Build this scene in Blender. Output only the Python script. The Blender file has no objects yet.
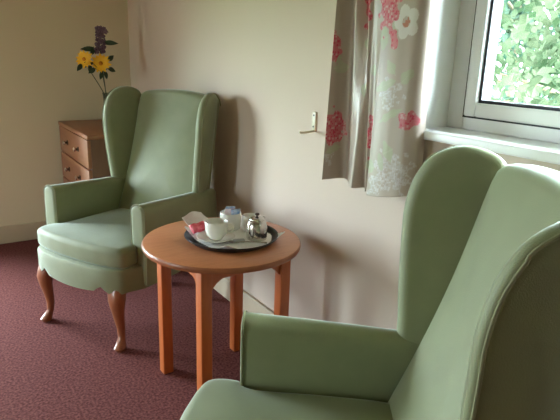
import bpy, bmesh, math, random
from mathutils import Vector, Matrix
import numpy as np
random.seed(7)
PI = math.pi
sc = bpy.context.scene
COL = sc.collection
R = math.radians

# ------------------------------------------------------------------ materials
def mat(name, color, rough=0.6, metal=0.0, spec=0.5, sheen=0.0, sheen_tint=(1, 1, 1), noise=None, bump=None,
        stretch=(1, 1, 1), coat=0.0):
    """noise = (scale, amount, second colour)   bump = (scale, strength)"""
    m = bpy.data.materials.new(name); m.use_nodes = True
    nt = m.node_tree; b = nt.nodes['Principled BSDF']
    b.inputs['Base Color'].default_value = (*color, 1)
    b.inputs['Roughness'].default_value = rough
    b.inputs['Metallic'].default_value = metal
    b.inputs['Specular IOR Level'].default_value = spec
    b.inputs['Sheen Weight'].default_value = sheen
    b.inputs['Sheen Roughness'].default_value = 0.35
    b.inputs['Sheen Tint'].default_value = (*sheen_tint, 1)
    b.inputs['Coat Weight'].default_value = coat
    tc = nt.nodes.new('ShaderNodeTexCoord'); mp = nt.nodes.new('ShaderNodeMapping')
    mp.inputs['Scale'].default_value = stretch
    nt.links.new(tc.outputs['Object'], mp.inputs['Vector'])
    if noise:
        n = nt.nodes.new('ShaderNodeTexNoise'); n.inputs['Scale'].default_value = noise[0]
        n.inputs['Detail'].default_value = 5
        nt.links.new(mp.outputs['Vector'], n.inputs['Vector'])
        rm = nt.nodes.new('ShaderNodeMapRange')
        rm.inputs['From Min'].default_value = 0.35; rm.inputs['From Max'].default_value = 0.65
        rm.inputs['To Max'].default_value = noise[1]
        nt.links.new(n.outputs['Fac'], rm.inputs['Value'])
        mx = nt.nodes.new('ShaderNodeMix'); mx.data_type = 'RGBA'
        mx.inputs['A'].default_value = (*color, 1); mx.inputs['B'].default_value = (*noise[2], 1)
        nt.links.new(rm.outputs['Result'], mx.inputs['Factor'])
        nt.links.new(mx.outputs['Result'], b.inputs['Base Color'])
    if bump:
        n2 = nt.nodes.new('ShaderNodeTexNoise'); n2.inputs['Scale'].default_value = bump[0]; n2.inputs['Detail'].default_value = 4
        nt.links.new(mp.outputs['Vector'], n2.inputs['Vector'])
        bp = nt.nodes.new('ShaderNodeBump'); bp.inputs['Strength'].default_value = bump[1]; bp.inputs['Distance'].default_value = 0.01
        nt.links.new(n2.outputs['Fac'], bp.inputs['Height']); nt.links.new(bp.outputs['Normal'], b.inputs['Normal'])
    return m

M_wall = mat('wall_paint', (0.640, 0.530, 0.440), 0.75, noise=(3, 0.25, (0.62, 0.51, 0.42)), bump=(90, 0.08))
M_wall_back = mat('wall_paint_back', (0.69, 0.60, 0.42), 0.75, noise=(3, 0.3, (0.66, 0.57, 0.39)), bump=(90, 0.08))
M_ceil = mat('ceiling_paint', (0.55, 0.46, 0.36), 0.85)
M_room = mat('unseen_wall_darkened', (0.40, 0.30, 0.20), 0.8, noise=(3, 0.3, (0.38, 0.28, 0.19)))  # unseen walls, colour darkened and warmed to cut and tint bounced light
M_skirt = mat('skirting_gloss', (0.56, 0.46, 0.33), 0.4)
M_carpet = mat('carpet', (0.092, 0.024, 0.022), 0.95, spec=0.08, sheen=0.03, sheen_tint=(0.9, 0.6, 0.6),
               noise=(105, 1.0, (0.220, 0.076, 0.068)), bump=(260, 0.6))
M_white = mat('white_frame_plastic', (0.91, 0.92, 0.93), 0.35)
M_reveal = mat('white_reveal_paint', (0.90, 0.90, 0.89), 0.6)
M_gasket_gap = mat('black_gasket_and_gap_shade', (0.02, 0.022, 0.03), 0.5)
M_green = mat('green_velvet', (0.214, 0.232, 0.122), 0.60, spec=0.50, sheen=0.7, sheen_tint=(0.86, 0.95, 0.92),
              noise=(14, 0.5, (0.252, 0.270, 0.146)), bump=(420, 0.12))
M_pipe = mat('green_piping', (0.235, 0.235, 0.135), 0.8, spec=0.25, sheen=0.4)
M_leg = mat('orange_brown_wood', (0.30, 0.095, 0.035), 0.35, noise=(9, 0.5, (0.22, 0.062, 0.022)), stretch=(6, 6, 1), coat=0.3)
M_top = mat('table_top_laminate', (0.62, 0.25, 0.12), 0.33, noise=(7, 0.8, (0.54, 0.20, 0.092)), stretch=(1.5, 14, 4))
M_edge = mat('table_edge_wood', (0.36, 0.12, 0.05), 0.35, noise=(9, 0.5, (0.28, 0.085, 0.035)), stretch=(3, 3, 12))
M_tleg = mat('table_leg_wood', (0.52, 0.135, 0.035), 0.35, noise=(9, 0.5, (0.42, 0.10, 0.026)), stretch=(8, 8, 1), coat=0.2)
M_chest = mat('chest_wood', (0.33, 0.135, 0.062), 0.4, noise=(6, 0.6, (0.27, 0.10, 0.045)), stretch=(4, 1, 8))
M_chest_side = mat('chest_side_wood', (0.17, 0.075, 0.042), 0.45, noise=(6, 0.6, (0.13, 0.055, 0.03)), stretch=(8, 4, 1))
M_chrome = mat('chrome', (0.82, 0.82, 0.82), 0.12, metal=1)
M_steel = mat('steel', (0.62, 0.60, 0.57), 0.18, metal=1)
M_knob_base = mat('dark_knob_base', (0.04, 0.02, 0.015), 0.4)
M_china = mat('white_china', (0.88, 0.86, 0.80), 0.15, coat=0.3)
M_tray = mat('black_tray', (0.012, 0.012, 0.015), 0.3)
M_paper = mat('white_paper', (0.90, 0.89, 0.88), 0.85, bump=(60, 0.1))
M_napkin = mat('white_napkin', (0.80, 0.77, 0.75), 0.9, bump=(50, 0.3), noise=(40, 0.4, (0.72, 0.64, 0.63)))
M_red = mat('red_foil', (0.62, 0.025, 0.06), 0.3, noise=(60, 0.5, (0.85, 0.30, 0.33)), bump=(50, 0.5))
M_sachet_b = mat('blue_sachet_paper', (0.16, 0.33, 0.66), 0.6, noise=(70, 0.9, (0.75, 0.80, 0.88)))
M_sachet_p = mat('pink_sachet_paper', (0.80, 0.55, 0.62), 0.6, noise=(60, 0.8, (0.86, 0.84, 0.86)))
M_sachet_g = mat('grey_sachet_foil', (0.50, 0.50, 0.50), 0.35, metal=0.4, noise=(60, 0.6, (0.35, 0.35, 0.35)))
M_cream = mat('cream_plastic', (0.68, 0.62, 0.46), 0.4)
M_yellow = mat('yellow_petal', (0.92, 0.50, 0.012), 0.6, noise=(30, 0.5, (0.95, 0.62, 0.03)))
M_orange = mat('orange_flower_centre', (0.70, 0.25, 0.008), 0.8, bump=(200, 0.8))
M_purple = mat('purple_floret', (0.12, 0.07, 0.10), 0.8, noise=(60, 0.8, (0.21, 0.13, 0.17)))
M_leaf = mat('dark_green_leaf', (0.030, 0.060, 0.022), 0.5)
M_stem = mat('green_stem', (0.07, 0.09, 0.05), 0.6)
M_bark = mat('bark', (0.16, 0.12, 0.08), 0.9, bump=(30, 0.8))
M_grass = mat('lawn', (0.12, 0.17, 0.08), 0.95, noise=(3, 0.8, (0.09, 0.13, 0.05)))

def glass(name, tint=(1, 1, 1), gloss=0.06):
    m = bpy.data.materials.new(name); m.use_nodes = True; nt = m.node_tree; nt.nodes.clear()
    o = nt.nodes.new('ShaderNodeOutputMaterial'); t = nt.nodes.new('ShaderNodeBsdfTransparent'); t.inputs[0].default_value = (*tint, 1)
    g = nt.nodes.new('ShaderNodeBsdfGlossy'); g.inputs['Roughness'].default_value = 0.02
    f = nt.nodes.new('ShaderNodeFresnel'); f.inputs[0].default_value = 1.16
    mx = nt.nodes.new('ShaderNodeMixShader')
    nt.links.new(f.outputs[0], mx.inputs[0]); nt.links.new(t.outputs[0], mx.inputs[1]); nt.links.new(g.outputs[0], mx.inputs[2])
    nt.links.new(mx.outputs[0], o.inputs[0]); return m
M_glass = glass('window_glass', (0.97, 0.99, 0.98)); M_vase = glass('clear_vase_glass', (0.80, 0.84, 0.80))

def leafy(name, c1, c2, scale):
    m = bpy.data.materials.new(name); m.use_nodes = True; nt = m.node_tree; nt.nodes.clear()
    o = nt.nodes.new('ShaderNodeOutputMaterial'); d = nt.nodes.new('ShaderNodeBsdfDiffuse'); t = nt.nodes.new('ShaderNodeBsdfTranslucent')
    tc = nt.nodes.new('ShaderNodeTexCoord'); n = nt.nodes.new('ShaderNodeTexNoise'); n.inputs['Scale'].default_value = scale
    mr = nt.nodes.new('ShaderNodeMapRange'); mr.inputs['From Min'].default_value = .35; mr.inputs['From Max'].default_value = .65
    mx = nt.nodes.new('ShaderNodeMix'); mx.data_type = 'RGBA'; mx.inputs['A'].default_value = (*c1, 1); mx.inputs['B'].default_value = (*c2, 1)
    s = nt.nodes.new('ShaderNodeMixShader'); s.inputs[0].default_value = 0.45
    L = nt.links.new
    L(tc.outputs['Object'], n.inputs['Vector']); L(n.outputs['Fac'], mr.inputs['Value']); L(mr.outputs['Result'], mx.inputs['Factor'])
    L(mx.outputs['Result'], d.inputs[0]); L(mx.outputs['Result'], t.inputs[0]); L(d.outputs[0], s.inputs[1]); L(t.outputs[0], s.inputs[2]); L(s.outputs[0], o.inputs[0])
    return m
M_tree = leafy('tree_leaf', (0.022, 0.040, 0.019), (0.095, 0.115, 0.072), 3.0)
M_tree2 = leafy('tree_leaf_blue', (0.018, 0.045, 0.030), (0.075, 0.11, 0.08), 2.5)

# ------------------------------------------------------------------ object helpers
def link(name, me, parent=None, smooth=True, m=None):
    o = bpy.data.objects.new(name, me); COL.objects.link(o)
    if m is not None: me.materials.append(m)
    if smooth:
        for p in me.polygons: p.use_smooth = True
    if parent is not None: o.parent = parent
    return o
def obj(name, bm, m, parent=None, smooth=True, sharp=40):
    bmesh.ops.recalc_face_normals(bm, faces=bm.faces)
    me = bpy.data.meshes.new(name); bm.to_mesh(me); bm.free()
    o = link(name, me, parent, smooth, m)
    if smooth: me.set_sharp_from_angle(angle=R(sharp))
    return o
def tag(o, label, cat, group=None):
    o['label'] = label; o['category'] = cat
    if group: o['group'] = group
    return o
def thing(name, label, cat, loc=(0, 0, 0), rz=0, group=None):
    o = bpy.data.objects.new(name, None); COL.objects.link(o); o.location = loc; o.rotation_euler = (0, 0, rz)
    o.empty_display_size = 0.1
    return tag(o, label, cat, group)
def structure(o): o['kind'] = 'structure'; return o

def box(bm, c, s, bevel=0.0, rot=None):
    r = bmesh.ops.create_cube(bm, size=1.0)
    vs = r['verts']
    for v in vs: v.co = Vector((v.co.x * s[0], v.co.y * s[1], v.co.z * s[2]))
    if bevel:
        es = list({e for v in vs for e in v.link_edges})
        rr = bmesh.ops.bevel(bm, geom=es, offset=bevel, segments=3, profile=0.5, affect='EDGES')
        vs = list({v for f in rr['faces'] for v in f.verts} | {v for v in vs if v.is_valid})
    for v in vs:
        p = v.co.copy()
        if rot is not None: p = rot @ p
        v.co = p + Vector(c)
    return vs
def bx(name, c, s, m, parent=None, bevel=0.003, rot=None):
    bm = bmesh.new(); box(bm, c, s, bevel, rot); return obj(name, bm, m, parent)
def span(name, lo, hi, m, parent=None, bevel=0.0):
    return bx(name, [(a + b) / 2 for a, b in zip(lo, hi)], [abs(b - a) for a, b in zip(lo, hi)], m, parent, bevel)

def loft(bm, rings, cap=True, closed=True):
    """rings: list of lists of points, all the same length"""
    V = [[bm.verts.new(p) for p in r] for r in rings]
    n = len(V[0])
    for a, b in zip(V[:-1], V[1:]):
        for i in range(n if closed else n - 1):
            j = (i + 1) % n
            bm.faces.new((a[i], a[j], b[j], b[i]))
    if cap:
        for r in (V[0], V[-1]):
            c = bm.verts.new(sum((v.co for v in r), Vector()) / n)
            for i in range(n): bm.faces.new((r[i], r[(i + 1) % n], c))
    return V
def lathe(bm, prof, seg=32, c=(0, 0, 0), cap=True):
    rings = [[Vector((c[0] + max(r, 1e-4) * math.cos(2 * PI * k / seg), c[1] + max(r, 1e-4) * math.sin(2 * PI * k / seg), c[2] + z)) for k in range(seg)] for r, z in prof]
    loft(bm, rings, cap)
def smooth_path(pts, n=6, closed=False):
    P = [Vector(p) for p in pts]; out = []
    N = len(P)
    for i in range(N if closed else N - 1):
        if closed: p0, p1, p2, p3 = P[(i - 1) % N], P[i], P[(i + 1) % N], P[(i + 2) % N]
        else: p0, p1, p2, p3 = P[max(i - 1, 0)], P[i], P[i + 1], P[min(i + 2, N - 1)]
        for k in range(n):
            t = k / n
            out.append(0.5 * ((2 * p1) + (-p0 + p2) * t + (2 * p0 - 5 * p1 + 4 * p2 - p3) * t * t + (-p0 + 3 * p1 - 3 * p2 + p3) * t ** 3))
    if not closed: out.append(P[-1])
    return out
def tube(bm, pts, rad, seg=8):
    P = [Vector(p) for p in pts]; n = len(P); rings = []
    rads = rad if isinstance(rad, (list, tuple)) else [rad] * n
    up = Vector((0.13, 0.31, 0.94)).normalized(); prev = None
    for i in range(n):
        t = (P[min(i + 1, n - 1)] - P[max(i - 1, 0)]).normalized()
        a = t.cross(up) if prev is None else prev - t * prev.dot(t)
        if a.length < 1e-5: a = t.orthogonal()
        a.normalize(); prev = a; b = t.cross(a)
        rings.append([P[i] + (a * math.cos(2 * PI * k / seg) + b * math.sin(2 * PI * k / seg)) * rads[i] for k in range(seg)])
    loft(bm, rings)
def resample(pts, n):
    """closed 2D outline to n evenly spaced points"""
    P = [Vector(p) for p in pts]; L = [0]
    for i in range(len(P)): L.append(L[-1] + (P[(i + 1) % len(P)] - P[i]).length)
    out = []; k = 0
    for i in range(n):
        s = L[-1] * i / n
        while L[k + 1] < s: k += 1
        t = (s - L[k]) / max(L[k + 1] - L[k], 1e-9)
        out.append(P[k].lerp(P[(k + 1) % len(P)], t))
    return out
def slab(bm, outline, w0, w1, rad, fmap, n=64, crown0=0.0, crown1=0.0, rings=5, inner=7, relax=4):
    """rounded pad: 2D outline extruded from w0 to w1, edges rounded by rad, faces domed by crown, mapped by fmap(u, v, w)"""
    O = resample(outline, n)
    area = sum(O[i].x * O[(i + 1) % n].y - O[(i + 1) % n].x * O[i].y for i in range(n))
    if area < 0: O.reverse()
    N = []
    for i in range(n):
        t = (O[(i + 1) % n] - O[(i - 1) % n]); t.normalize(); N.append(Vector((t.y, -t.x)))
    for _ in range(3): N = [(N[i] * 2 + N[i - 1] + N[(i + 1) % n]).normalized() for i in range(n)]
    c = sum(O, Vector((0, 0))) / n
    prof = []
    for k in range(rings + 1):
        a = PI / 2 * k / rings; prof.append((rad * (1 - math.sin(a)), w0 + rad * (1 - math.cos(a))))
    prof2 = [(i, w1 - (w - w0)) for i, w in reversed(prof)]
    # prof goes from cap0 edge (inset rad, w0) out to side
    loops = []
    ins = [O[i] - N[i] * rad for i in range(n)]
    for _ in range(relax): ins = [ins[i] * .5 + (ins[i - 1] + ins[(i + 1) % n]) * .25 for i in range(n)]
    for s in range(1, inner + 1):                           # cap 0, centre to edge
        q = s / inner
        loops.append([(c.lerp(p, q), w0 - crown0 * (1 - q ** 2.2)) for p in ins])
    for i_, w in prof[1:] + prof2[:-1]: loops.append([(O[i].lerp(ins[i], i_ / rad), w) for i in range(n)])
    for s in range(inner, 0, -1):
        q = s / inner
        loops.append([(c.lerp(p, q), w1 + crown1 * (1 - q ** 2.2)) for p in ins])
    V = [[bm.verts.new(fmap(p.x, p.y, w)) for p, w in l] for l in loops]
    for a, b in zip(V[:-1], V[1:]):
        for i in range(n):
            j = (i + 1) % n; bm.faces.new((a[i], a[j], b[j], b[i]))
    for l, w in ((V[0], w0 - crown0), (V[-1], w1 + crown1)):
        cv = bm.verts.new(fmap(c.x, c.y, w))
        for i in range(n): bm.faces.new((l[i], l[(i + 1) % n], cv))

# ------------------------------------------------------------------ room shell
XW, YB, XL, YF, ZC = 1.31, 4.0, -3.2, -2.2, 2.45       # window wall, back wall, left wall, front wall, ceiling
T = 0.24
structure(span('floor', (XL - T, YF - T, -0.12), (XW + T, YB + T, 0), M_carpet))
structure(span('ceiling', (XL - T, YF - T, ZC), (XW + T, YB + T, ZC + 0.12), M_ceil))
def wall_with_hole(name, axis, at0, at1, a0, a1, h0, h1, z0, z1, m):
    """wall slab between at0..at1 on its normal axis, a0..a1 along, opening h0..h1 x z0..z1"""
    bm = bmesh.new()
    def b(u0, u1, v0, v1):
        lo, hi = ((at0, u0, v0), (at1, u1, v1)) if axis == 'x' else ((u0, at0, v0), (u1, at1, v1))
        box(bm, [(p + q) / 2 for p, q in zip(lo, hi)], [abs(q - p) for p, q in zip(lo, hi)])
    b(a0, h0, 0, ZC); b(h1, a1, 0, ZC); b(h0, h1, 0, z0); b(h0, h1, z1, ZC)
    return structure(obj(name, bm, m, smooth=False))
WY0, WY1, WZ0, WZ1 = -0.34, 1.205, 1.065, 1.90          # opening in the window wall
wall_with_hole('wall_right', 'x', XW, XW + T, YF - T, YB + T, WY0, WY1, WZ0, WZ1, M_wall)
BX0, BX1, BZ0, BZ1 = -1.75, 0.00, 0.12, 1.52           # second window, in the back wall left of the photograph
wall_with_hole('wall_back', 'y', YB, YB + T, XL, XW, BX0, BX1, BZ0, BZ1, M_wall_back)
LY0, LY1 = 1.85, 2.35                                    # third window, in the left wall
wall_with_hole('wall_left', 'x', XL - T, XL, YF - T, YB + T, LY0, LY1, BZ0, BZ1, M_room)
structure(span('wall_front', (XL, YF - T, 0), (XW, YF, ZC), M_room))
def skirt(name, lo, hi, side):
    return structure(span(name, lo, hi, M_skirt, bevel=0.005))
skirt('baseboard_back', (XL, YB - 0.018, 0), (XW - 0.018, YB, 0.122), 'y')
skirt('baseboard_right', (XW - 0.018, YF, 0), (XW, YB, 0.118), 'x')
# reveal lining
FX = XW + 0.115                                          # inner face of the outer frame
bm = bmesh.new()
for lo, hi in [((XW + .001, WY1 - .006, WZ0), (FX, WY1, WZ1)), ((XW + .001, WY0, WZ0), (FX, WY0 + .006, WZ1)), ((XW + .001, WY0, WZ1 - .006), (FX, WY1, WZ1))]:
    box(bm, [(p + q) / 2 for p, q in zip(lo, hi)], [q - p for p, q in zip(lo, hi)])
structure(obj('trim_1', bm, M_reveal, smooth=False))
bm_s = structure(span('trim_4', (XW - .005, WY0, 1.066), (FX + .03, WY1, 1.094), M_white))
structure(span('trim_2', (XW - 0.032, WY0 - 0.03, 1.066), (XW + 0.0, WY1 + 0.075, 1.094), M_white, bevel=0.006))   # sill board

def frame_rect(name, axis, at0, at1, a0, a1, z0, z1, w, m, parent=None, bevel=0.004):
    bm = bmesh.new()
    for u0, u1, v0, v1 in [(a0, a0 + w, z0, z1), (a1 - w, a1, z0, z1), (a0 + w, a1 - w, z0, z0 + w), (a0 + w, a1 - w, z1 - w, z1)]:
        lo, hi = ((at0, u0, v0), (at1, u1, v1)) if axis == 'x' else ((u0, at0, v0), (u1, at1, v1))
        box(bm, [(p + q) / 2 for p, q in zip(lo, hi)], [abs(q - p) for p, q in zip(lo, hi)], bevel)
    o = obj(name, bm, m, parent); return o
# window 1 (in the picture): outer frame, two sashes, dark gap strips, gaskets, panes
w1 = structure(frame_rect('window_1', 'x', FX, FX + 0.07, WY0 + .003, WY1 - .003, 1.0945, WZ1 - .003, 0.062, M_white))
mid = -0.10
structure(span('window_mullion', (FX, mid - 0.03, 1.14), (FX + 0.07, mid + 0.03, WZ1 - 0.05), M_white, w1, 0.004))
for a0, a1 in ((mid + 0.032, WY1 - 0.069), (WY0 + 0.055, mid - 0.032)):
    frame_rect('window_sash', 'x', FX - 0.008, FX + 0.055, a0, a1, 1.137, WZ1 - 0.056, 0.042, M_white, w1, 0.006)
    frame_rect('sash_gap_shade', 'x', FX - 0.0015, FX + 0.03, a0 - .005, a1 + .005, 1.132, WZ1 - 0.051, 0.006, M_gasket_gap, w1, 0.0)  # dark strip standing in for the shade between frame and sash
    frame_rect('window_gasket', 'x', FX + 0.006, FX + 0.05, a0 + .042, a1 - .042, 1.179, WZ1 - 0.098, 0.009, M_gasket_gap, w1, 0.0)
    span('window_pane', (FX + 0.024, a0 + .047, 1.184), (FX + 0.032, a1 - .047, WZ1 - 0.103), M_glass, w1)
w2 = structure(frame_rect('window_2', 'y', YB + 0.10, YB + 0.17, BX0 + .003, BX1 - .003, BZ0 + .003, BZ1 - .003, 0.055, M_white))
span('window_pane', (BX0 + 0.05, YB + 0.13, BZ0 + 0.05), (BX1 - 0.05, YB + 0.138, BZ1 - 0.05), M_glass, w2)

w3 = structure(frame_rect('window_3', 'x', XL - .17, XL - .10, LY0 + .003, LY1 - .003, BZ0 + .003, BZ1 - .003, 0.055, M_white))
span('window_pane', (XL - .138, LY0 + .05, BZ0 + .05), (XL - .13, LY1 - .05, BZ1 - .05), M_glass, w3)

# ------------------------------------------------------------------ wing armchairs
def arc_pts(c, r, a0, a1, n=8):
    return [Vector((c[0] + r * math.cos(a0 + (a1 - a0) * k / n), c[1] + r * math.sin(a0 + (a1 - a0) * k / n))) for k in range(n + 1)]
def f_back(z):                                            # depth of the backrest's front face at height z
    return 0.472 + (z - 0.45) * 0.290 + 0.018 * math.sin((z - .45) / .66 * PI)
def f_rear(z):                                            # depth of the rear outer face
    return 0.592 + (z - 0.30) * 0.175
def wing_lat(d, z, s):                                    # lateral place of the wing's inner face
    t = max(0.0, (0.535 + (z - 0.45) * 0.225 + 0.02 * math.sin((z - .45) / .66 * PI) - d) / 0.17)
    base = 0.236 + 0.010 * (z - 0.6)
    return base + (0.036 + 0.016 * min(1, max(0, (z - .6) / .3))) * (t ** 0.85 if t > 0 else 0)

def make_chair(label):
    t = thing('wing_armchair', label, 'armchair', group='matching green wing armchairs')
    # seat base with scalloped front apron ---------------------------------
    def foot(v):                                          # base outline at perimeter parameter
        return v
    bm = bmesh.new()
    outl = smooth_path([(-.266, -.004), (-.20, -.030), (-.10, -.042), (0, -.046), (.10, -.042), (.20, -.030), (.266, -.004)], 8)
    side = [Vector((.284, .012)), Vector((.294, .05)), Vector((.318, .105)), Vector((.318, .20)), Vector((.312, .35)), Vector((.295, .50)), Vector((.262, .645)), Vector((.235, .665))]
    pts = outl + side + [Vector((x, .668)) for x in (.15, .05, -.05, -.15)] + [Vector((-p.x, p.y)) for p in reversed(side)]
    pts = resample(pts, 120)
    def zlow(p):
        if p.y < 0.03 and abs(p.x) < 0.285:
            a = abs(p.x)
            if a < .155: return .268 + .010 * (a / .155) ** 2
            if a < .195: return .278 + .026 * math.sin((a - .155) / .04 * PI / 2)
            if a < .222: return .304 - .028 * (a - .195) / .027
            return .276
        return .278
    cen = Vector((0, .3))
    rings = []
    for f, dz in ((.93, .020), (.975, .004), (.993, 0.0), (1.0, .008)): rings.append([Vector(((cen + (p - cen) * f).x, (cen + (p - cen) * f).y, zlow(p) + dz)) for p in pts])
    for f, z in ((1.0, .34), (1.0, .372), (.985, .384), (.95, .388)): rings.append([Vector(((cen + (p - cen) * f).x, (cen + (p - cen) * f).y, z)) for p in pts])
    loft(bm, rings)
    obj('seat_base', bm, M_green, t)
    # T-shaped seat cushion ------------------------------------------------
    bm = bmesh.new()
    half = [Vector(p) for p in ((.06, -.026), (.15, -.020), (.225, -.008), (.262, .002), (.279, .012), (.288, .028), (.290, .06), (.289, .095), (.282, .108), (.262, .112), (.249, .118), (.245, .135), (.245, .3), (.238, .45), (.226, .515), (.19, .528))]
    slab(bm, half + [Vector((-p.x, p.y)) for p in reversed(half)], .384, .480, .026, lambda u, v, w: Vector((u, v, w)), n=140, crown1=.014, relax=14)
    cu = obj('seat_cushion', bm, M_green, t, sharp=80)
    # backrest -------------------------------------------------------------
    bm = bmesh.new()
    def bw(z): return .248 - .018 * (z - .45) / .65
    left = [Vector((-bw(z), z)) for z in np.linspace(.44, 1.02, 12)]
    top = smooth_path([(-.229, 1.03), (-.226, 1.062), (-.208, 1.089), (-.13, 1.104), (0, 1.111), (.13, 1.104), (.208, 1.089), (.226, 1.062), (.229, 1.03)], 4)
    slab(bm, left + top + [Vector((-p.x, p.y)) for p in reversed(left)], 0, .075, .024,
         lambda u, v, w: Vector((u, f_back(v) + w, v)), n=90, crown0=.022)
    obj('backrest', bm, M_green, t, sharp=80)
    # rear shell behind the pad
    bm = bmesh.new()
    lo = [Vector((-.228, .385)), Vector((-.235, .7)), Vector((-.222, 1.00)), Vector((-.20, 1.065)), Vector((-.12, 1.084)), Vector((0, 1.091))]
    slab(bm, lo + [Vector((-p.x, p.y)) for p in reversed(lo[:-1])], 0, .05, .02, lambda u, v, w: Vector((u, f_rear(v) - .035 + w, v)), n=80)
    obj('back_panel', bm, M_green, t, sharp=80)
    for s in (-1, 1):
        # wings --------------------------------------------------------------
        bm = bmesh.new()
        wp = [(.505, .595), (.493, .70), (.489, .80), (.488, .90), (.490, .96), (.504, 1.025), (.534, 1.077), (.574, 1.105), (.615, 1.115), (.66, 1.108), (.695, 1.085), (.708, 1.05), (.695, .98), (.675, .87), (.652, .74), (.632, .62), (.625, .58), (.58, .575)]
        wo = smooth_path(wp, 5, closed=True)
        slab(bm, wo, 0, .046, .021, lambda u, v, w: Vector((s * (wing_lat(u, v, s) + w), u, v)), n=96, crown1=.004, inner=9)
        wg = obj('wing', bm, M_green, t, sharp=80)
        bm = bmesh.new()
        edge = smooth_path(wp[:12], 5)
        c2 = Vector((.6, .85))
        tube(bm, [Vector((s * (wing_lat(p.x, p.y, s) + .0435), p.x + (0.004 if k < 30 else 0), p.y)) + Vector((0, (c2.x - p.x), (c2.y - p.y))).normalized() * .005 for k, p in enumerate(edge)], .0032, 8)
        obj('piping', bm, M_pipe, wg)
        # arms ---------------------------------------------------------------
        bm = bmesh.new()
        rings = []
        N = 56
        for d, ins in ((.102, .016), (.1025, .009), (.1055, .004), (.111, .001), (.118, 0), (.2, 0), (.3, 0), (.4, 0), (.5, 0), (.58, 0), (.64, 0), (.653, .006), (.655, .016)):
            q = (d - .112) / .54
            ci = .252 - .012 * q; co = .330 - .028 * q * q; ztop = .660 - .026 * q; zb = .292
            rt = (co - ci) / 2
            prof = [(co - .002, zb), (co + .003, .36), (co + .005, .45), (co + .003, .56)] + [((ci + co) / 2 + rt * math.cos(a), ztop - rt * .8 + rt * .8 * math.sin(a)) for a in np.linspace(0, PI, 14)] + [(ci, .56), (ci, .45), (ci, .40), (ci, zb)]
            rp = resample([Vector(p) for p in prof], N)
            sec = []
            for i, p in enumerate(rp):
                tg = rp[(i + 1) % N] - rp[i - 1]; tg.normalize()
                pp = p - Vector((tg.y, -tg.x)) * ins
                sec.append(Vector((s * pp.x, d, pp.y)))
            rings.append(sec)
        loft(bm, rings)
        ar = obj('armrest', bm, M_green, t, sharp=50)
        bm = bmesh.new()
        pa = [(.3315, .30), (.335, .42), (.3335, .52), (.3315, .58)] + [(.291 + .0405 * math.cos(q), .630 + .0305 * math.sin(q)) for q in np.linspace(0, PI, 17)] + [(.2505, .58), (.2505, .50), (.2505, .44)]
        pa = [(p.x, p.y) for p in smooth_path([(x, z, 0) for x, z in pa], 2)]
        tube(bm, [Vector((s * x, .108, z)) for x, z in pa], .0034, 8)
        obj('piping', bm, M_pipe, ar)
        # legs ---------------------------------------------------------------
        bm = bmesh.new()
        path = [(.234, .026, .305, .038, .034), (.238, .018, .275, .039, .036), (.244, .010, .24, .036, .034), (.245, .010, .20, .030, .029), (.243, .018, .15, .0235, .023), (.243, .026, .10, .0185, .0185), (.246, .024, .055, .016, .016), (.252, .012, .030, .021, .023), (.256, .004, .014, .025, .029), (.255, .006, .003, .021, .025), (.255, .006, 0, .019, .022)]
        rings = []
        for x, d, z, rx, ry in path:
            rr = []
            for k in range(20):
                a = 2 * PI * k / 20; e = 0.7 if z > .2 else 0.9
                ca, sa = math.cos(a), math.sin(a)
                rr.append(Vector((s * (x + rx * math.copysign(abs(ca) ** e, ca)), d + ry * math.copysign(abs(sa) ** e, sa), z)))
            rings.append(rr)
        loft(bm, rings); obj('leg', bm, M_leg, t)
        bm = bmesh.new()
        rings = []
        for x, d, z, h in ((.205, .600, .31, .024), (.207, .605, .20, .022), (.212, .625, .09, .019), (.215, .650, 0, .017)):
            rings.append([Vector((s * (x + a * h), d + b * h, z)) for a, b in ((-1, -1), (0, -1), (1, -1), (1, 0), (1, 1), (0, 1), (-1, 1), (-1, 0))])
        loft(bm, rings); obj('leg', bm, M_leg, t, sharp=30)
    return t
def copy_tree(o, parent=None):
    c = o.copy(); COL.objects.link(c)
    if parent is not None: c.parent = parent
    for ch in list(o.children): copy_tree(ch, c)
    return c
chair = make_chair('green velvet wing armchair beside the chest of drawers in the room corner')
near = copy_tree(chair)
near['label'] = 'green velvet wing armchair nearest the viewer, cut off by the photo edge, below the window'
chair.location = (.514, 2.449, 0); chair.rotation_euler = (0, 0, R(206 + 90))
near.location = (.376, .946, 0); near.rotation_euler = (0, 0, R(143.2 + 90))

# ------------------------------------------------------------------ round table
TX, TY, TZ = .923, 1.797, .610
tb = thing('side_table', 'round wooden side table with four square legs, carrying the tea tray', 'table', (TX, TY, 0))
bm = bmesh.new(); lathe(bm, [(.0, TZ - .024), (.292, TZ - .024), (.299, TZ - .021), (.303, TZ - .014), (.303, TZ - .008), (.300, TZ - .002), (.296, TZ), (.15, TZ), (0, TZ)], 96)
tp = obj('table_top', bm, M_top, tb, sharp=60)
bm = bmesh.new(); lathe(bm, [(.300, TZ - .0225), (.3036, TZ - .0145), (.3036, TZ - .0075), (.3005, TZ - .0018), (.2985, TZ - .003), (.2985, TZ - .0218)], 96, cap=False)
bm.faces.ensure_lookup_table()
obj('edge_band', bm, M_edge, tp, sharp=60)
d = .240; a0 = R(-42.5); LP = [(d * math.cos(a0 + k * PI / 2), d * math.sin(a0 + k * PI / 2)) for k in range(4)]
leg_rot = Matrix.Rotation(R(2.5), 3, 'Z')
for x, y in LP: bx('leg', (x, y, (TZ - .024) / 2), (.044, .044, TZ - .024), M_tleg, tb, 0.004, leg_rot)
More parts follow.
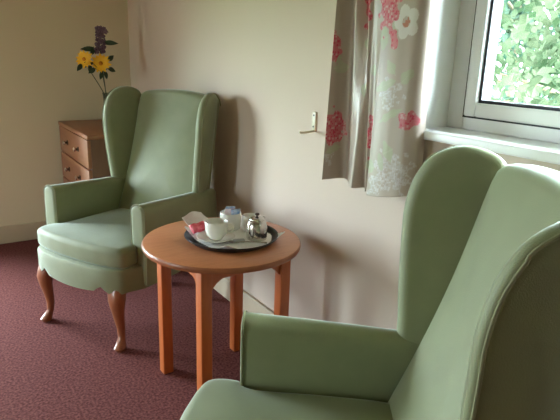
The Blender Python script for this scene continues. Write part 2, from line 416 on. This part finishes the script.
for k in range(4):
    p, q = Vector((*LP[k], 0)), Vector((*LP[(k + 1) % 4], 0)); u = (q - p).normalized(); L = (q - p).length; nrm = Vector((-u.y, u.x, 0))
    bm = bmesh.new(); rings = []
    for i in range(25):
        s = .020 + (L - .040) * i / 24; e = min(s - .02, L - .02 - s)
        zb = TZ - .024 - (.052 + .045 * max(0, 1 - e / .06) ** 2)
        c = p + u * s
        rings.append([c + nrm * .010 + Vector((0, 0, zb)), c - nrm * .010 + Vector((0, 0, zb)), c - nrm * .010 + Vector((0, 0, TZ - .0245)), c + nrm * .010 + Vector((0, 0, TZ - .0245))])
    loft(bm, rings); obj('rail', bm, M_tleg, tb, sharp=30)

# ------------------------------------------------------------------ tea tray and what stands on it
KX, KY = .958, 1.786
tr = thing('serving_tray', 'round black tray with a raised rim on the side table', 'tray', (KX, KY, TZ))
bm = bmesh.new(); lathe(bm, [(0, .0005), (.150, .0005), (.158, .003), (.176, .018), (.180, .0205), (.1815, .0195), (.180, .0175), (.162, .001), (.155, -.0)][:1] + [(.150, .0005), (.160, .0005), (.180, .0165), (.182, .019), (.180, .021), (.176, .0195), (.156, .006), (.150, .004), (0, .004)], 72)
obj('tray_body', bm, M_tray, tr, sharp=60)
TB = TZ + .004
# square lace paper liner, one corner over the rim
def sheet(name, fz, half, rot, m, n=34, scallop=0.0, thick=.0006):
    bm = bmesh.new(); V = {}
    for i in range(n + 1):
        for j in range(n + 1):
            u = -half + 2 * half * i / n; v = -half + 2 * half * j / n
            if scallop:
                if i in (0, n): u += scallop * math.copysign(abs(math.sin(j * PI / 2)), u)
                if j in (0, n): v += scallop * math.copysign(abs(math.sin(i * PI / 2)), v)
            x = u * math.cos(rot) - v * math.sin(rot); y = u * math.sin(rot) + v * math.cos(rot)
            for k in (0, 1): V[i, j, k] = bm.verts.new((x, y, fz(x, y) + k * thick))
    for i in range(n):
        for j in range(n):
            bm.faces.new((V[i, j, 1], V[i + 1, j, 1], V[i + 1, j + 1, 1], V[i, j + 1, 1])); bm.faces.new((V[i, j, 0], V[i, j + 1, 0], V[i + 1, j + 1, 0], V[i + 1, j, 0]))
    for i in range(n):
        for a, b in (((i, 0), (i + 1, 0)), ((i + 1, n), (i, n)), ((0, i + 1), (0, i)), ((n, i), (n, i + 1))):
            bm.faces.new((V[(*a, 0)], V[(*b, 0)], V[(*b, 1)], V[(*a, 1)]))
    return obj(name, bm, m, sharp=60)
def liner_z(x, y):
    r = math.hypot(x, y)
    return .0008 + max(0, r - .148) * .72 + .0006 * math.sin(x * 90) * math.sin(y * 70 + 1)
ln = sheet('paper_liner', liner_z, .138, R(8), M_paper, scallop=.004)
ln.location = (KX + .008, KY - .008, TB + .0006)
tag(ln, 'thin white scalloped paper mat lying flat in the black tray', 'tray liner')
ZP = TB + .0032                                            # things stand on the liner
SX, SY = .886, 1.776
bm = bmesh.new(); lathe(bm, [(0, .0), (.034, .0), (.038, .002), (.058, .009), (.070, .015), (.0715, .0165), (.070, .0175), (.056, .012), (.036, .006), (0, .0055)], 48)
sa = obj('saucer', bm, M_china); sa.location = (SX, SY, ZP); tag(sa, 'white china saucer under the teacup on the tray', 'saucer')
def cup(name, loc, prof, handle, label, cat, rz=0):
    t = thing(name, label, cat, loc, rz)
    bm = bmesh.new(); lathe(bm, prof, 40); obj('cup_body', bm, M_china, t, sharp=60)
    if handle:
        bm = bmesh.new(); tube(bm, smooth_path(handle, 6), .0042, 10); obj('handle', bm, M_china, t)
    return t
cup('teacup', (SX + .002, SY + .004, ZP + .0065), [(0, 0), (.022, 0), (.024, .003), (.026, .006), (.036, .016), (.041, .032), (.0425, .05), (.0435, .068), (.0425, .069), (.040, .066), (.038, .034), (.030, .012), (0, .009)],
    [(.039, 0, .054), (.058, 0, .058), (.066, 0, .044), (.058, 0, .028), (.037, 0, .022)], 'white china teacup on a saucer at the front left of the tray', 'cup', R(-30))
bt = cup('sugar_bowl', (1.005, 1.885, ZP), [(0, 0), (.036, 0), (.040, .003), (.042, .03), (.043, .066), (.042, .068), (.039, .066), (.038, .03), (.034, .006), (0, .005)], None, 'white china pot holding paper sugar sachets at the back of the tray', 'sugar bowl')
bt.children[0].name = 'bowl_body'
for k, (dx, dy, rz, tl, m, lab, hh) in enumerate(((.004, .010, -25, 8, M_sachet_b, 'blue and white paper sachet standing tallest in the white pot', .085), (-.010, -.008, -30, -8, M_sachet_p, 'pink and white paper sachet at the front of the white pot', .076), (.016, -.004, -10, 12, M_sachet_b, 'blue paper sachet at the right side of the white pot', .078))):
    bm = bmesh.new()
    slab(bm, [Vector(p) for p in ((-.019, 0), (.019, 0), (.019, hh), (-.019, hh))], -.002, .002, .0015, lambda u, v, w: Vector((u, w, v)), n=48, crown0=.003, crown1=.003)
    o = obj('sugar_sachet', bm, m, sharp=70); o.location = (1.005 + dx, 1.885 + dy, ZP + .008); o.rotation_euler = (R(tl), 0, R(rz)); tag(o, lab, 'sachet', 'paper sachets in the white pot')
jg = cup('milk_jug', (1.056, 1.816, ZP), [(0, 0), (.026, 0), (.029, .003), (.034, .02), (.034, .04), (.030, .055), (.031, .066), (.030, .067), (.028, .064), (.027, .055), (.030, .038), (.030, .02), (.024, .006), (0, .005)],
    [(.030, 0, .055), (.047, 0, .054), (.052, 0, .04), (.045, 0, .024), (.033, 0, .022)], 'small white china milk jug between the sugar pot and steel teapot', 'jug', R(60))
jg.children[0].name = 'jug_body'; [c for c in jg.children]
for v in jg.children[0].data.vertices:                     # pull a pouring lip
    if v.co.z > .05 and v.co.x < -.02: v.co.x -= (v.co.z - .05) * .8
tp_ = thing('teapot', 'small polished steel teapot with hinged lid at the right of the tray', 'teapot', (1.032, 1.722, ZP), R(35)); tp_.scale = (.94, .94, .90)
bm = bmesh.new(); lathe(bm, [(0, 0), (.038, 0), (.041, .003), (.0425, .012), (.0425, .05), (.040, .068), (.034, .082), (.030, .086), (0, .087)], 48); obj('pot_body', bm, M_steel, tp_, sharp=50)
bm = bmesh.new(); lathe(bm, [(.031, .0862), (.031, .089), (.026, .094), (.012, .098), (0, .0985)], 40); lid = obj('lid', bm, M_steel, tp_, sharp=50)
bm = bmesh.new(); lathe(bm, [(.004, .098), (.004, .103), (.009, .106), (.010, .110), (.007, .114), (0, .115)], 24); obj('lid_knob', bm, M_knob_base, lid)
bm = bmesh.new(); tube(bm, smooth_path([(.040, 0, .030), (.054, 0, .045), (.062, 0, .064), (.072, 0, .078)], 6), [.012 - .0065 * k / 18 for k in range(19)], 12); obj('spout', bm, M_steel, tp_)
bm = bmesh.new(); tube(bm, smooth_path([(-.036, 0, .076), (-.062, 0, .082), (-.074, 0, .062), (-.068, 0, .034), (-.041, 0, .018)], 6), .0052, 10); obj('handle', bm, M_steel, tp_)
# folded napkin leaning over the rim, red packet, grey sachet, spoon
def napkin_f(u, v, w):
    # u along rim, v outwards and up
    z = .004 + .55 * v + .006 * math.sin(u * 60 + 1) * v / .1 + .010 * (u / .06) * (v / .1)
    return Vector((u, v * .84, z + w + .004 * math.sin(v * 70)))
bm = bmesh.new(); slab(bm, [Vector(p) for p in ((-.060, 0), (.062, -.01), (.058, .085), (-.048, .108))], 0, .005, .0024, napkin_f, n=72)
np_ = obj('napkin', bm, M_napkin, sharp=80); np_.location = (.900, 1.874, ZP + .004); np_.rotation_euler = (0, 0, R(32)); tag(np_, 'folded white paper napkin leaning over the back left rim of the tray', 'napkin')
bm = bmesh.new(); slab(bm, [Vector(p) for p in ((-.046, -.017), (.046, -.020), (.048, .017), (-.044, .021))], -.010, .010, .007, lambda u, v, w: Vector((u, v, w + .003 * math.sin(u * 160))), n=60, crown0=.002, crown1=.003)
rp = obj('biscuit_packet', bm, M_red, sharp=80); rp.location = (.864, 1.860, ZP + .034); rp.rotation_euler = (R(38), R(-4), R(14)); tag(rp, 'red foil biscuit packet resting against the white napkin on the tray', 'biscuit packet')
bm = bmesh.new(); slab(bm, [Vector(p) for p in ((-.022, -.016), (.022, -.016), (.022, .016), (-.022, .016))], 0, .007, .003, lambda u, v, w: Vector((u, v, w)), n=40, crown1=.002)
gs = obj('milk_portion', bm, M_sachet_g, sharp=80); gs.location = (.955, 1.722, ZP + .0005); gs.rotation_euler = (0, 0, R(-20)); tag(gs, 'small grey foil sachet lying on the tray mat before the teapot', 'sachet')
bm = bmesh.new()
slab(bm, [Vector((.022 * math.cos(a) - .06, .013 * math.sin(a))) for a in np.linspace(0, 2 * PI, 28)[:-1]], 0, .003, .0014, lambda u, v, w: Vector((u, v, w + 8 * ((u + .06) ** 2 + v * v))), n=32)
tube(bm, [(-.040, 0, .004), (-.02, 0, .006), (.02, 0, .005), (.062, 0, .003)], [.0022, .002, .0025, .0035], 8)
sp = obj('teaspoon', bm, M_steel); sp.location = (.982, 1.684, ZP + .001); sp.rotation_euler = (0, 0, R(-32)); tag(sp, 'steel teaspoon lying at the front edge of the tray', 'spoon')

# ------------------------------------------------------------------ chest of drawers
CX0, CX1, CY0, CY1 = .79, 1.285, 3.225, 3.975
ch = thing('chest_of_drawers', 'brown wooden chest of drawers in the room corner behind the armchair', 'chest of drawers', ((CX0 + CX1) / 2, (CY0 + CY1) / 2, 0))
ox, oy = (CX0 + CX1) / 2, (CY0 + CY1) / 2
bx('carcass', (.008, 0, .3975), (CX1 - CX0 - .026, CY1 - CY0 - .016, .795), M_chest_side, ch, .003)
bx('top_panel', (0, 0, .809), (CX1 - CX0 + .006, CY1 - CY0 + .004, .026), M_chest, ch, .005)
for r, z in enumerate((.708, .531, .354, .177)):
    dr = bx('drawer', (CX0 - ox + .010, 0, z), (.022, CY1 - CY0 - .020, .169), M_chest, ch, .004)
    for y in (3.735 - oy, 3.455 - oy):
        bm = bmesh.new()
        lathe(bm, [(0, 0), (.016, 0), (.016, .004), (.008, .006), (.007, .016)], 20)
        kb = bmesh.new(); lathe(kb, [(.007, .014), (.014, .018), (.0155, .024), (.012, .030), (0, .032)], 20)
        for q, nm, mm in ((bm, 'knob_plate', M_knob_base), (kb, 'knob', M_chrome)):
            for v in q.verts: v.co = Vector((CX0 - ox - .0012 - v.co.z, y + v.co.x, z + v.co.y))
            obj(nm, q, mm, dr)

# ------------------------------------------------------------------ vase of flowers
VX, VY = 1.02, 3.60
va = thing('glass_vase', 'slim clear glass vase holding artificial flowers on the chest', 'vase', (VX, VY, .8222))
bm = bmesh.new(); lathe(bm, [(0, 0), (.034, 0), (.037, .004), (.036, .03), (.026, .10), (.021, .16), (.024, .20), (.0265, .212), (.0245, .212), (.019, .16), (.024, .10), (.033, .03), (.032, .012), (0, .010)], 32)
obj('vase_body', bm, M_vase, va)
def petal(bm, base, dirv, nrm, L, W, curl):
    side = dirv.cross(nrm).normalized(); n = 6; V = []
    for i in range(n + 1):
        t = i / n; w = W * math.sin(PI * (0.12 + 0.88 * t) ** 0.9) * (1 if i < n else 0) + .0004
        c = base + dirv * (L * t) + nrm * (curl * t * t)
        V.append([bm.verts.new(c + side * w + nrm * w * .2), bm.verts.new(c), bm.verts.new(c - side * w + nrm * w * .2)])
    for a, b in zip(V[:-1], V[1:]):
        bm.faces.new((a[0], a[1], b[1], b[0])); bm.faces.new((a[1], a[2], b[2], b[1]))
def leaf_at(bm, base, dirv, L, W):
    dirv = dirv.normalized(); nrm = dirv.cross(Vector((.3, -.8, .2))).cross(dirv).normalized()
    petal(bm, base, dirv, nrm, L, W, -.15 * L)
def flower(name, head, face, label, cat, rad, kind):
    base = Vector((VX, VY, .835)); head = Vector(head); face = Vector(face).normalized()
    f = thing(name, label, cat, base, 0, 'flowers in the glass vase')
    hl = head - base
    off = Vector(((head.x - VX) * .08, (head.y - VY) * .08, 0))
    bm = bmesh.new(); tube(bm, smooth_path([off * .3 + Vector((0, 0, .0)), off + Vector((0, 0, .12)), off * 2 + Vector((0, 0, .20)), hl * .75 + Vector((0, 0, .03)), hl - face * .01], 6), .0028, 8)
    obj('stem', bm, M_stem, f)
    if kind == 'sun':
        a = face.orthogonal().normalized(); b = face.cross(a)
        bm = bmesh.new()
        for ring, (nn, L, W, cu) in enumerate(((14, rad, rad * .23, .004), (11, rad * .75, rad * .20, .014))):
            for k in range(nn):
                an = 2 * PI * (k + .5 * ring) / nn + random.uniform(-.1, .1); dv = a * math.cos(an) + b * math.sin(an)
                petal(bm, hl + dv * .008, dv, face, L * random.uniform(.88, 1.08), W, cu + random.uniform(-.006, .006))
        obj('petals', bm, M_yellow, f)
        bm = bmesh.new(); bmesh.ops.create_icosphere(bm, subdivisions=3, radius=rad * .22)
        for v in bm.verts: v.co = a * v.co.x + b * v.co.y + face * (v.co.z * .55 + .006) + hl
        obj('flower_centre', bm, M_orange, f)
    else:
        bm = bmesh.new(); 
        for k in range(130):
            t = k / 130; c = hl + Vector((.012 * math.sin(3 * t), 0, -.075 + .16 * t)); rr = .040 * (1 - t * .55)
            an = k * 2.4; c = c + Vector((math.cos(an), math.sin(an), random.uniform(-.3, .3))) * rr * random.uniform(.5, 1)
            bmesh.ops.create_icosphere(bm, subdivisions=1, radius=random.uniform(.006, .0105), matrix=Matrix.Translation(c))
        # side cluster that nods over
        for k in range(26):
            t = k / 26; c = hl + Vector((.03 + .02 * t, -.01, .075 - .03 * t)) + Vector((random.uniform(-.010, .010), random.uniform(-.01, .01), random.uniform(-.01, .01)))
            bmesh.ops.create_icosphere(bm, subdivisions=1, radius=random.uniform(.005, .009), matrix=Matrix.Translation(c))
        obj('florets', bm, M_purple, f)
    return f, hl
vd = Vector((-.50, -.82, .12))
f1, h1 = flower('sunflower', (.895, 3.60, 1.238), vd + Vector((-.25, 0, .05)), 'yellow artificial sunflower on the left of the vase', 'flower', .052, 'sun')
f2, h2 = flower('sunflower', (.990, 3.585, 1.215), vd + Vector((.15, 0, .0)), 'yellow artificial sunflower lower right, beneath the purple spike', 'flower', .056, 'sun')
f3, h3 = flower('purple_flower', (1.000, 3.64, 1.350), (0, -.3, 1), 'dark purple flower spike rising above the two yellow flowers', 'flower', .04, 'spike')
for f, h, ls in ((f1, h1, ((.03, 0, -.035, .055, .2, -.9), (-.02, 0, -.03, -.5, 0, -.8), (.05, .02, .03, .3, 0, .8))), (f2, h2, ((0, -.01, -.05, -.2, -.1, -.9), (.045, 0, -.03, .9, 0, -.3), (.045, 0, .02, .8, 0, .6), (-.05, 0, .0, -.8, 0, .1), (-.04, .0, -.03, -.6, 0, -.5), (.02, 0, -.05, .3, 0, -.8))), (f3, h3, ((.030, -.01, -.010, .95, -.5, .02), (-.03, 0, -.05, -.8, 0, .0)))):
    bm = bmesh.new()
    for x, y, z, dx, dy, dz in ls:
        big = f is f3
        leaf_at(bm, h + Vector((x, y, z)), Vector((dx, dy, dz)), .085 if big else .05, .016 if big else .015)
        tube(bm, [h + Vector((0, 0, -.05)) * (1 if not big else 1.2), h + Vector((x, y, z))], .0016, 6)
    obj('leaves', bm, M_leaf, f)

# ------------------------------------------------------------------ curtain
def polyline(pts, n):
    P = smooth_path([(p[0], p[1], 0) for p in pts], 10)
    L = [0]
    for a, b in zip(P[:-1], P[1:]): L.append(L[-1] + (b - a).length)
    out = []; k = 0
    for i in range(n):
        s = L[-1] * i / (n - 1)
        while k < len(P) - 2 and L[k + 1] < s: k += 1
        out.append(P[k].lerp(P[k + 1], min(1, (s - L[k]) / max(1e-9, L[k + 1] - L[k]))))
    return out, L[-1]
hem = [(1.208, 1.560), (1.235, 1.557), (1.285, 1.553), (1.296, 1.53), (1.262, 1.47), (1.222, 1.418), (1.230, 1.402), (1.262, 1.397), (1.272, 1.385), (1.250, 1.362), (1.231, 1.352), (1.243, 1.340), (1.238, 1.325), (1.206, 1.316), (1.203, 1.300), (1.203, 1.265), (1.207, 1.225), (1.222, 1.180), (1.250, 1.153), (1.285, 1.158)]
top = [(1.236, 1.566), (1.250, 1.562), (1.275, 1.556), (1.292, 1.54), (1.275, 1.51), (1.243, 1.477), (1.247, 1.462), (1.272, 1.440), (1.278, 1.428), (1.262, 1.418), (1.246, 1.414), (1.256, 1.398), (1.254, 1.385), (1.232, 1.374), (1.227, 1.352), (1.226, 1.30), (1.230, 1.245), (1.240, 1.20), (1.258, 1.172), (1.282, 1.168)]
NS, NZ, ZT = 330, 430, 2.02
Hh, Lh = polyline(hem, NS); Tt, Lt = polyline(top, NS)
def near_s(pt):                                            # curtain parameter nearest to a hem point
    return min(range(NS), key=lambda i: (Hh[i].x - pt[0]) ** 2 + (Hh[i].y - pt[1]) ** 2) / (NS - 1) * Lh
BASE = np.array((0.51, 0.42, 0.352)); 
SP = {k: near_s(hem[k]) for k in range(len(hem))}
def mids(a, b, f): return SP[a] + (SP[b] - SP[a]) * f
motifs = []                                                # kind, s, z, rs, rz
def m_(kind, s, z, rs, rz, ang=0.0): motifs.append((kind, s, z, rs, rz, ang))
for z0 in (0.0, 0.62):
    m_('red', mids(0, 2, .45), 1.055 + z0, .050, .060); m_('leaf', mids(0, 2, .5), .975 + z0, .035, .014, .3); m_('pale', mids(0, 2, .3), .945 + z0, .02, .02)
    m_('red', mids(0, 2, .1), 1.330 + z0, .028, .050); m_('leaf', mids(0, 2, .6), 1.265 + z0, .035, .02, .1); m_('leaf', mids(0, 2, .3), 1.30 + z0, .02, .02)
    m_('red', mids(5, 7, .5), 1.445 + z0, .040, .065); m_('leaf', mids(5, 7, .5), 1.350 + z0, .035, .030, .2); m_('leaf', mids(5, 7, .5), 1.200 + z0, .030, .020, .3)
    m_('red', mids(10, 12, .5), 1.055 + z0, .020, .065); m_('leaf', mids(10, 12, .5), 1.26 + z0, .02, .02); m_('leaf', mids(10, 12, .5), .96 + z0, .02, .02)
    m_('red', mids(13, 15, .55), 1.455 + z0, .050, .075); m_('red', mids(13, 16, .70), 1.355 + z0, .018, .030); m_('leaf', mids(13, 14, .9), 1.36 + z0, .022, .035, .2)
    m_('leaf', mids(13, 15, .85), 1.22 + z0, .050, .016, .35); m_('leaf', mids(15, 16, .3), 1.275 + z0, .030, .016, -.8); m_('leaf', mids(16, 17, .8), 1.25 + z0, .03, .02, .8)
    m_('white', mids(16, 17, .35), 1.405 + z0, .052, .052); m_('leaf', mids(15, 16, .3), 1.40 + z0, .012, .04, .2)
    m_('pale', mids(15, 16, .4), 1.19 + z0, .045, .045); m_('leaf', mids(15, 16, .6), 1.13 + z0, .055, .012, .5); m_('red', mids(17, 18, .1), 1.120 + z0, .038, .024, .3)
    m_('leaf', mids(15, 16, .75), 1.02 + z0, .022, .030, .5); m_('leaf', mids(15, 16, .1), .985 + z0, .014, .026, .3); m_('pale', mids(15, 17, .62), .955 + z0, .075, .055); m_('pale', mids(14, 15, .7), .905 + z0, .035, .03); m_('leaf', mids(13, 14, .6), .96 + z0, .02, .02)
rng = np.random.default_rng(3)
S = np.repeat(np.linspace(0, Lh, NS)[None, :], NZ, 0)
tz = np.linspace(0, 1, NZ)
hem_z = np.array([.866 + .040 * max(0, (i / (NS - 1) - .70) / .30) ** 1.2 for i in range(NS)])
Zg = hem_z[None, :] + (ZT - hem_z[None, :]) * tz[:, None]
Cg = np.repeat(np.repeat(BASE[None, None, :], NZ, 0), NS, 1).copy()
def hashn(a, b, k): return np.abs(np.sin(a * 12.9898 + b * 78.233 + k * 37.719) * 43758.5453) % 1.0
wob = 0.18 * np.sin(S * 130 + Zg * 90) + .16 * np.sin(S * 61 - Zg * 143 + 2)
for order in ('pale', 'leaf', 'white', 'red'):
    for kind, s, z, rs, rz, ang in motifs:
        if kind != order: continue
        du, dv = S - s, Zg - z
        u = (du * math.cos(ang) + dv * math.sin(ang)) / rs; v = (-du * math.sin(ang) + dv * math.cos(ang)) / rz
        rr = np.sqrt(u * u + v * v)
        cell = .0075                                       # tiny florets
        ci, cj = np.floor(S / cell), np.floor(Zg / cell); fx, fy = S / cell - ci - .5, Zg / cell - cj - .5; fx = fx + .22 * np.sin(ci * 5.1 + cj * 3.7); fy = fy + .22 * np.sin(ci * 2.3 + cj * 7.9)
        h = hashn(ci, cj, 1.0 + s * 10)
        if kind == 'red':
            inside = (rr + wob * 1.0) < 1.0
            rad = np.hypot(fx + .2 * (h - .5), fy)
            colr = np.where(h[..., None] > .55, np.array((.60, .035, .085)), np.array((.62, .15, .18)))
            colr = np.where((h > .84)[..., None], np.array((.66, .40, .38)), colr)
            Cg[inside] = (.60, .19, .21)
            keep = inside & (rad < .56 - .14 * (h < .25))
            Cg[keep] = colr[keep]
        elif kind == 'white':
            ang2 = np.arctan2(v, u); inside = rr < .70 + .28 * np.abs(np.sin(2.5 * ang2))
            Cg[inside] = (.74, .70, .66)
            cen = rr < .30; Cg[cen] = np.where((h > .45)[..., None], np.array((.55, .22, .14)), np.array((.58, .50, .42)))[cen]
        elif kind == 'pale':
            inside = ((rr + wob * 1.5) < 1.0) & (np.hypot(fx, fy) < .62) & (h > .25)
            colr = np.where((h > .6)[..., None], np.array((.64, .60, .59)), np.array((.57, .52, .50)))
            Cg[inside] = colr[inside]
        else:
            inside = (np.abs(v) < (1 - u * u) * (1 + wob)) & (np.abs(u) < 1)
            Cg[inside] = (.49, .50, .35)
            vein = inside & (np.abs(v) < .07); Cg[vein] = (.53, .53, .39)
verts = []; cols = []
for side in (0, 1):
    for j in range(NZ):
        f = min(1.0, max(0.0, (tz[j] * (ZT - .87)) / .62))
        for i in range(NS):
            p = Hh[i].lerp(Tt[i], f)
            verts.append((p.x + side * .0018, p.y, Zg[j, i])); cols.append((*Cg[j, i], 1.0))
faces = []
nv = NZ * NS
for j in range(NZ - 1):
    for i in range(NS - 1):
        a = j * NS + i
        faces.append((a, a + NS, a + NS + 1, a + 1)); faces.append((nv + a, nv + a + 1, nv + a + NS + 1, nv + a + NS))
for i in range(NS - 1): faces.append((i, i + 1, nv + i + 1, nv + i))
me = bpy.data.meshes.new('curtain'); me.from_pydata(verts, [], faces); me.update()
ca = me.color_attributes.new('print', 'FLOAT_COLOR', 'POINT'); ca.data.foreach_set('color', np.array(cols, dtype=np.float32).ravel())
mc = bpy.data.materials.new('floral_curtain_cloth'); mc.use_nodes = True; nt = mc.node_tree; b = nt.nodes['Principled BSDF']
at = nt.nodes.new('ShaderNodeAttribute'); at.attribute_name = 'print'; nt.links.new(at.outputs['Color'], b.inputs['Base Color'])
b.inputs['Roughness'].default_value = .36; b.inputs['Coat Weight'].default_value = .2; b.inputs['Coat Roughness'].default_value = .32; b.inputs['Specular IOR Level'].default_value = .4; b.inputs['Sheen Weight'].default_value = .15
tl = nt.nodes.new('ShaderNodeBsdfTranslucent'); nt.links.new(at.outputs['Color'], tl.inputs[0])
mxs = nt.nodes.new('ShaderNodeMixShader'); mxs.inputs[0].default_value = .12
nt.links.new(b.outputs[0], mxs.inputs[1]); nt.links.new(tl.outputs[0], mxs.inputs[2]); nt.links.new(mxs.outputs[0], nt.nodes['Material Output'].inputs[0])
cur = link('curtain', me, None, True, mc)
tag(cur, 'taupe floral curtain with red hydrangeas hanging at the left of the window', 'curtain')
bm = bmesh.new(); tube(bm, [(1.262, 1.66, ZT - .004), (1.262, -1.05, ZT - .004)], .012, 12)
for y in (1.62, -1.0): box(bm, (1.286, y, ZT - .004), (.048, .02, .02))
structure(obj('trim_3', bm, M_white))

# tieback hook on the wall
hk = thing('tieback_hook', 'cream wall plate with a projecting peg left of the curtain', 'hook', (XW, 1.755, 1.05))
bx('wall_plate', (-.0034, 0, 0), (.007, .024, .078), M_cream, hk, .0025)
bm = bmesh.new(); tube(bm, smooth_path([(-.004, -.003, -.034), (-.03, -.003, -.038), (-.066, -.003, -.039), (-.076, -.003, -.035)], 5), .0048, 10); obj('peg', bm, M_cream, hk)
for z in (.026, -.018):
    bm = bmesh.new(); lathe(bm, [(0, 0), (.0035, 0), (.0035, .0015), (0, .0018)], 12)
    for v in bm.verts: v.co = Vector((-.0074 - v.co.z, v.co.x, z + v.co.y))
    obj('screw', bm, M_knob_base, hk)

# ------------------------------------------------------------------ outdoors
structure(span('ground', (-40, -40, -.60), (40, 40, -.50), M_grass))
def tree(loc, H, rad, n, m, seed, lab, lsz=.10):
    rnd = random.Random(seed)
    t = thing('tree', lab, 'tree', loc, 0, 'trees outside the window')
    bm = bmesh.new(); tube(bm, smooth_path([(0, 0, 0), (.04, .02, H * .3), (-.03, .05, H * .6), (0, 0, H * .9)], 5), [.09 - .06 * k / 15 for k in range(16)], 10)
    for k in range(10):
        a = k * 2.4; z = H * (.2 + .06 * k)
        tube(bm, [(0, 0, z), (rad * .4 * math.cos(a), rad * .4 * math.sin(a), z + .25), (rad * .8 * math.cos(a), rad * .8 * math.sin(a), z + .4)], [.03, .02, .008], 6)
    obj('trunk', bm, M_bark, t)
    vs, fs = [], []
    cl = [(Vector((rnd.gauss(0, .5), rnd.gauss(0, .5), rnd.uniform(-1, 1))), rnd.uniform(.25, .5)) for _ in range(26)]
    for k in range(n):
        c, r = rnd.choice(cl)
        d = Vector((rnd.gauss(0, 1), rnd.gauss(0, 1), rnd.gauss(0, 1))).normalized() * r * rnd.random() ** .4
        p = Vector(((c.x + d.x) * rad, (c.y + d.y) * rad, H * .55 + (c.z + d.z) * H * .42))
        u = Vector((rnd.gauss(0, 1), rnd.gauss(0, 1), rnd.gauss(0, 1) - .4)).normalized(); w = u.orthogonal().normalized(); w = (w * math.cos(k) + u.cross(w) * math.sin(k))
        L = lsz * rnd.uniform(.6, 1.3); W = L * .33
        i = len(vs); vs += [p, p + u * L * .45 + w * W, p + u * L, p + u * L * .45 - w * W]; fs.append((i, i + 1, i + 2, i + 3))
    me = bpy.data.meshes.new('foliage'); me.from_pydata([tuple(v) for v in vs], [], fs); link('foliage', me, t, False, m)
    return t
tree((4.6, 2.2, -.5), 5.2, 1.35, 10000, M_tree, 1, 'bright leafy tree filling the lower right of the window view')
tree((7.6, 5.3, -.5), 5.6, 1.5, 9000, M_tree2, 2, 'blue-green leafy tree seen at the left edge of the window glass', .13)
# unseen slab added above the window to block the high sky light
structure(span('sky_block_slab', (XW + T, -4, 2.03), (XW + T + .75, 6, 2.15), M_white))
# ------------------------------------------------------------------ light
wd = bpy.data.worlds.new('World'); sc.world = wd; wd.use_nodes = True; nt = wd.node_tree
bg = nt.nodes['Background']; bg.inputs['Color'].default_value = (0.76, 0.89, 1.0, 1)
# sky made brighter on the window side, added to whiten the window recess
tcw = nt.nodes.new('ShaderNodeTexCoord'); sx = nt.nodes.new('ShaderNodeSeparateXYZ'); mrw = nt.nodes.new('ShaderNodeMapRange')
mrw.inputs['From Min'].default_value = -0.1; mrw.inputs['From Max'].default_value = 0.6; mrw.inputs['To Min'].default_value = 27.0; mrw.inputs['To Max'].default_value = 58.0
nt.links.new(tcw.outputs['Generated'], sx.inputs[0]); nt.links.new(sx.outputs['X'], mrw.inputs['Value']); nt.links.new(mrw.outputs['Result'], bg.inputs['Strength'])
def portal(name, loc, rot, sx, sy):
    l = bpy.data.lights.new(name, 'AREA'); l.shape = 'RECTANGLE'; l.size = sx; l.size_y = sy; l.cycles.is_portal = True
    o = bpy.data.objects.new(name, l); COL.objects.link(o); o.location = loc; o.rotation_euler = rot; return o
portal('window_light_right', (XW + .235, (WY0 + WY1) / 2, (WZ0 + WZ1) / 2), (0, R(90), 0), WZ1 - WZ0, WY1 - WY0)
portal('window_light_back', ((BX0 + BX1) / 2, YB + .235, (BZ0 + BZ1) / 2), (R(-90), 0, 0), BX1 - BX0, BZ1 - BZ0)
portal('window_light_left', (XL - .235, (LY0 + LY1) / 2, (BZ0 + BZ1) / 2), (0, R(-90), 0), BZ1 - BZ0, LY1 - LY0)
sc.cycles.use_denoising = True
sc.cycles.max_bounces = 10; sc.cycles.diffuse_bounces = 6; sc.cycles.transparent_max_bounces = 12
sc.cycles.sample_clamp_indirect = 8

# ------------------------------------------------------------------ camera
fpx, yaw, pit, rol = 549.18, R(33.404), R(15.743), R(-1.8645)
fw = Vector((math.sin(yaw) * math.cos(pit), math.cos(yaw) * math.cos(pit), -math.sin(pit)))
rt = Vector((math.cos(yaw), -math.sin(yaw), 0)); dn = fw.cross(rt)
r2 = rt * math.cos(rol) + dn * math.sin(rol); d2 = -rt * math.sin(rol) + dn * math.cos(rol)
cam = bpy.data.cameras.new('camera'); co = bpy.data.objects.new('camera', cam); COL.objects.link(co)
cam.sensor_width = 36; cam.lens = fpx / 560 * 36; cam.clip_start = .02
mw = Matrix((( r2.x, -d2.x, -fw.x, 0), (r2.y, -d2.y, -fw.y, 0), (r2.z, -d2.z, -fw.z, 1.3), (0, 0, 0, 1)))
co.matrix_world = mw
sc.camera = co
sc.view_settings.view_transform = 'Standard'; sc.view_settings.look = 'None'; sc.view_settings.gamma = 1; sc.view_settings.use_curve_mapping = False
sc.view_settings.exposure = 0.74
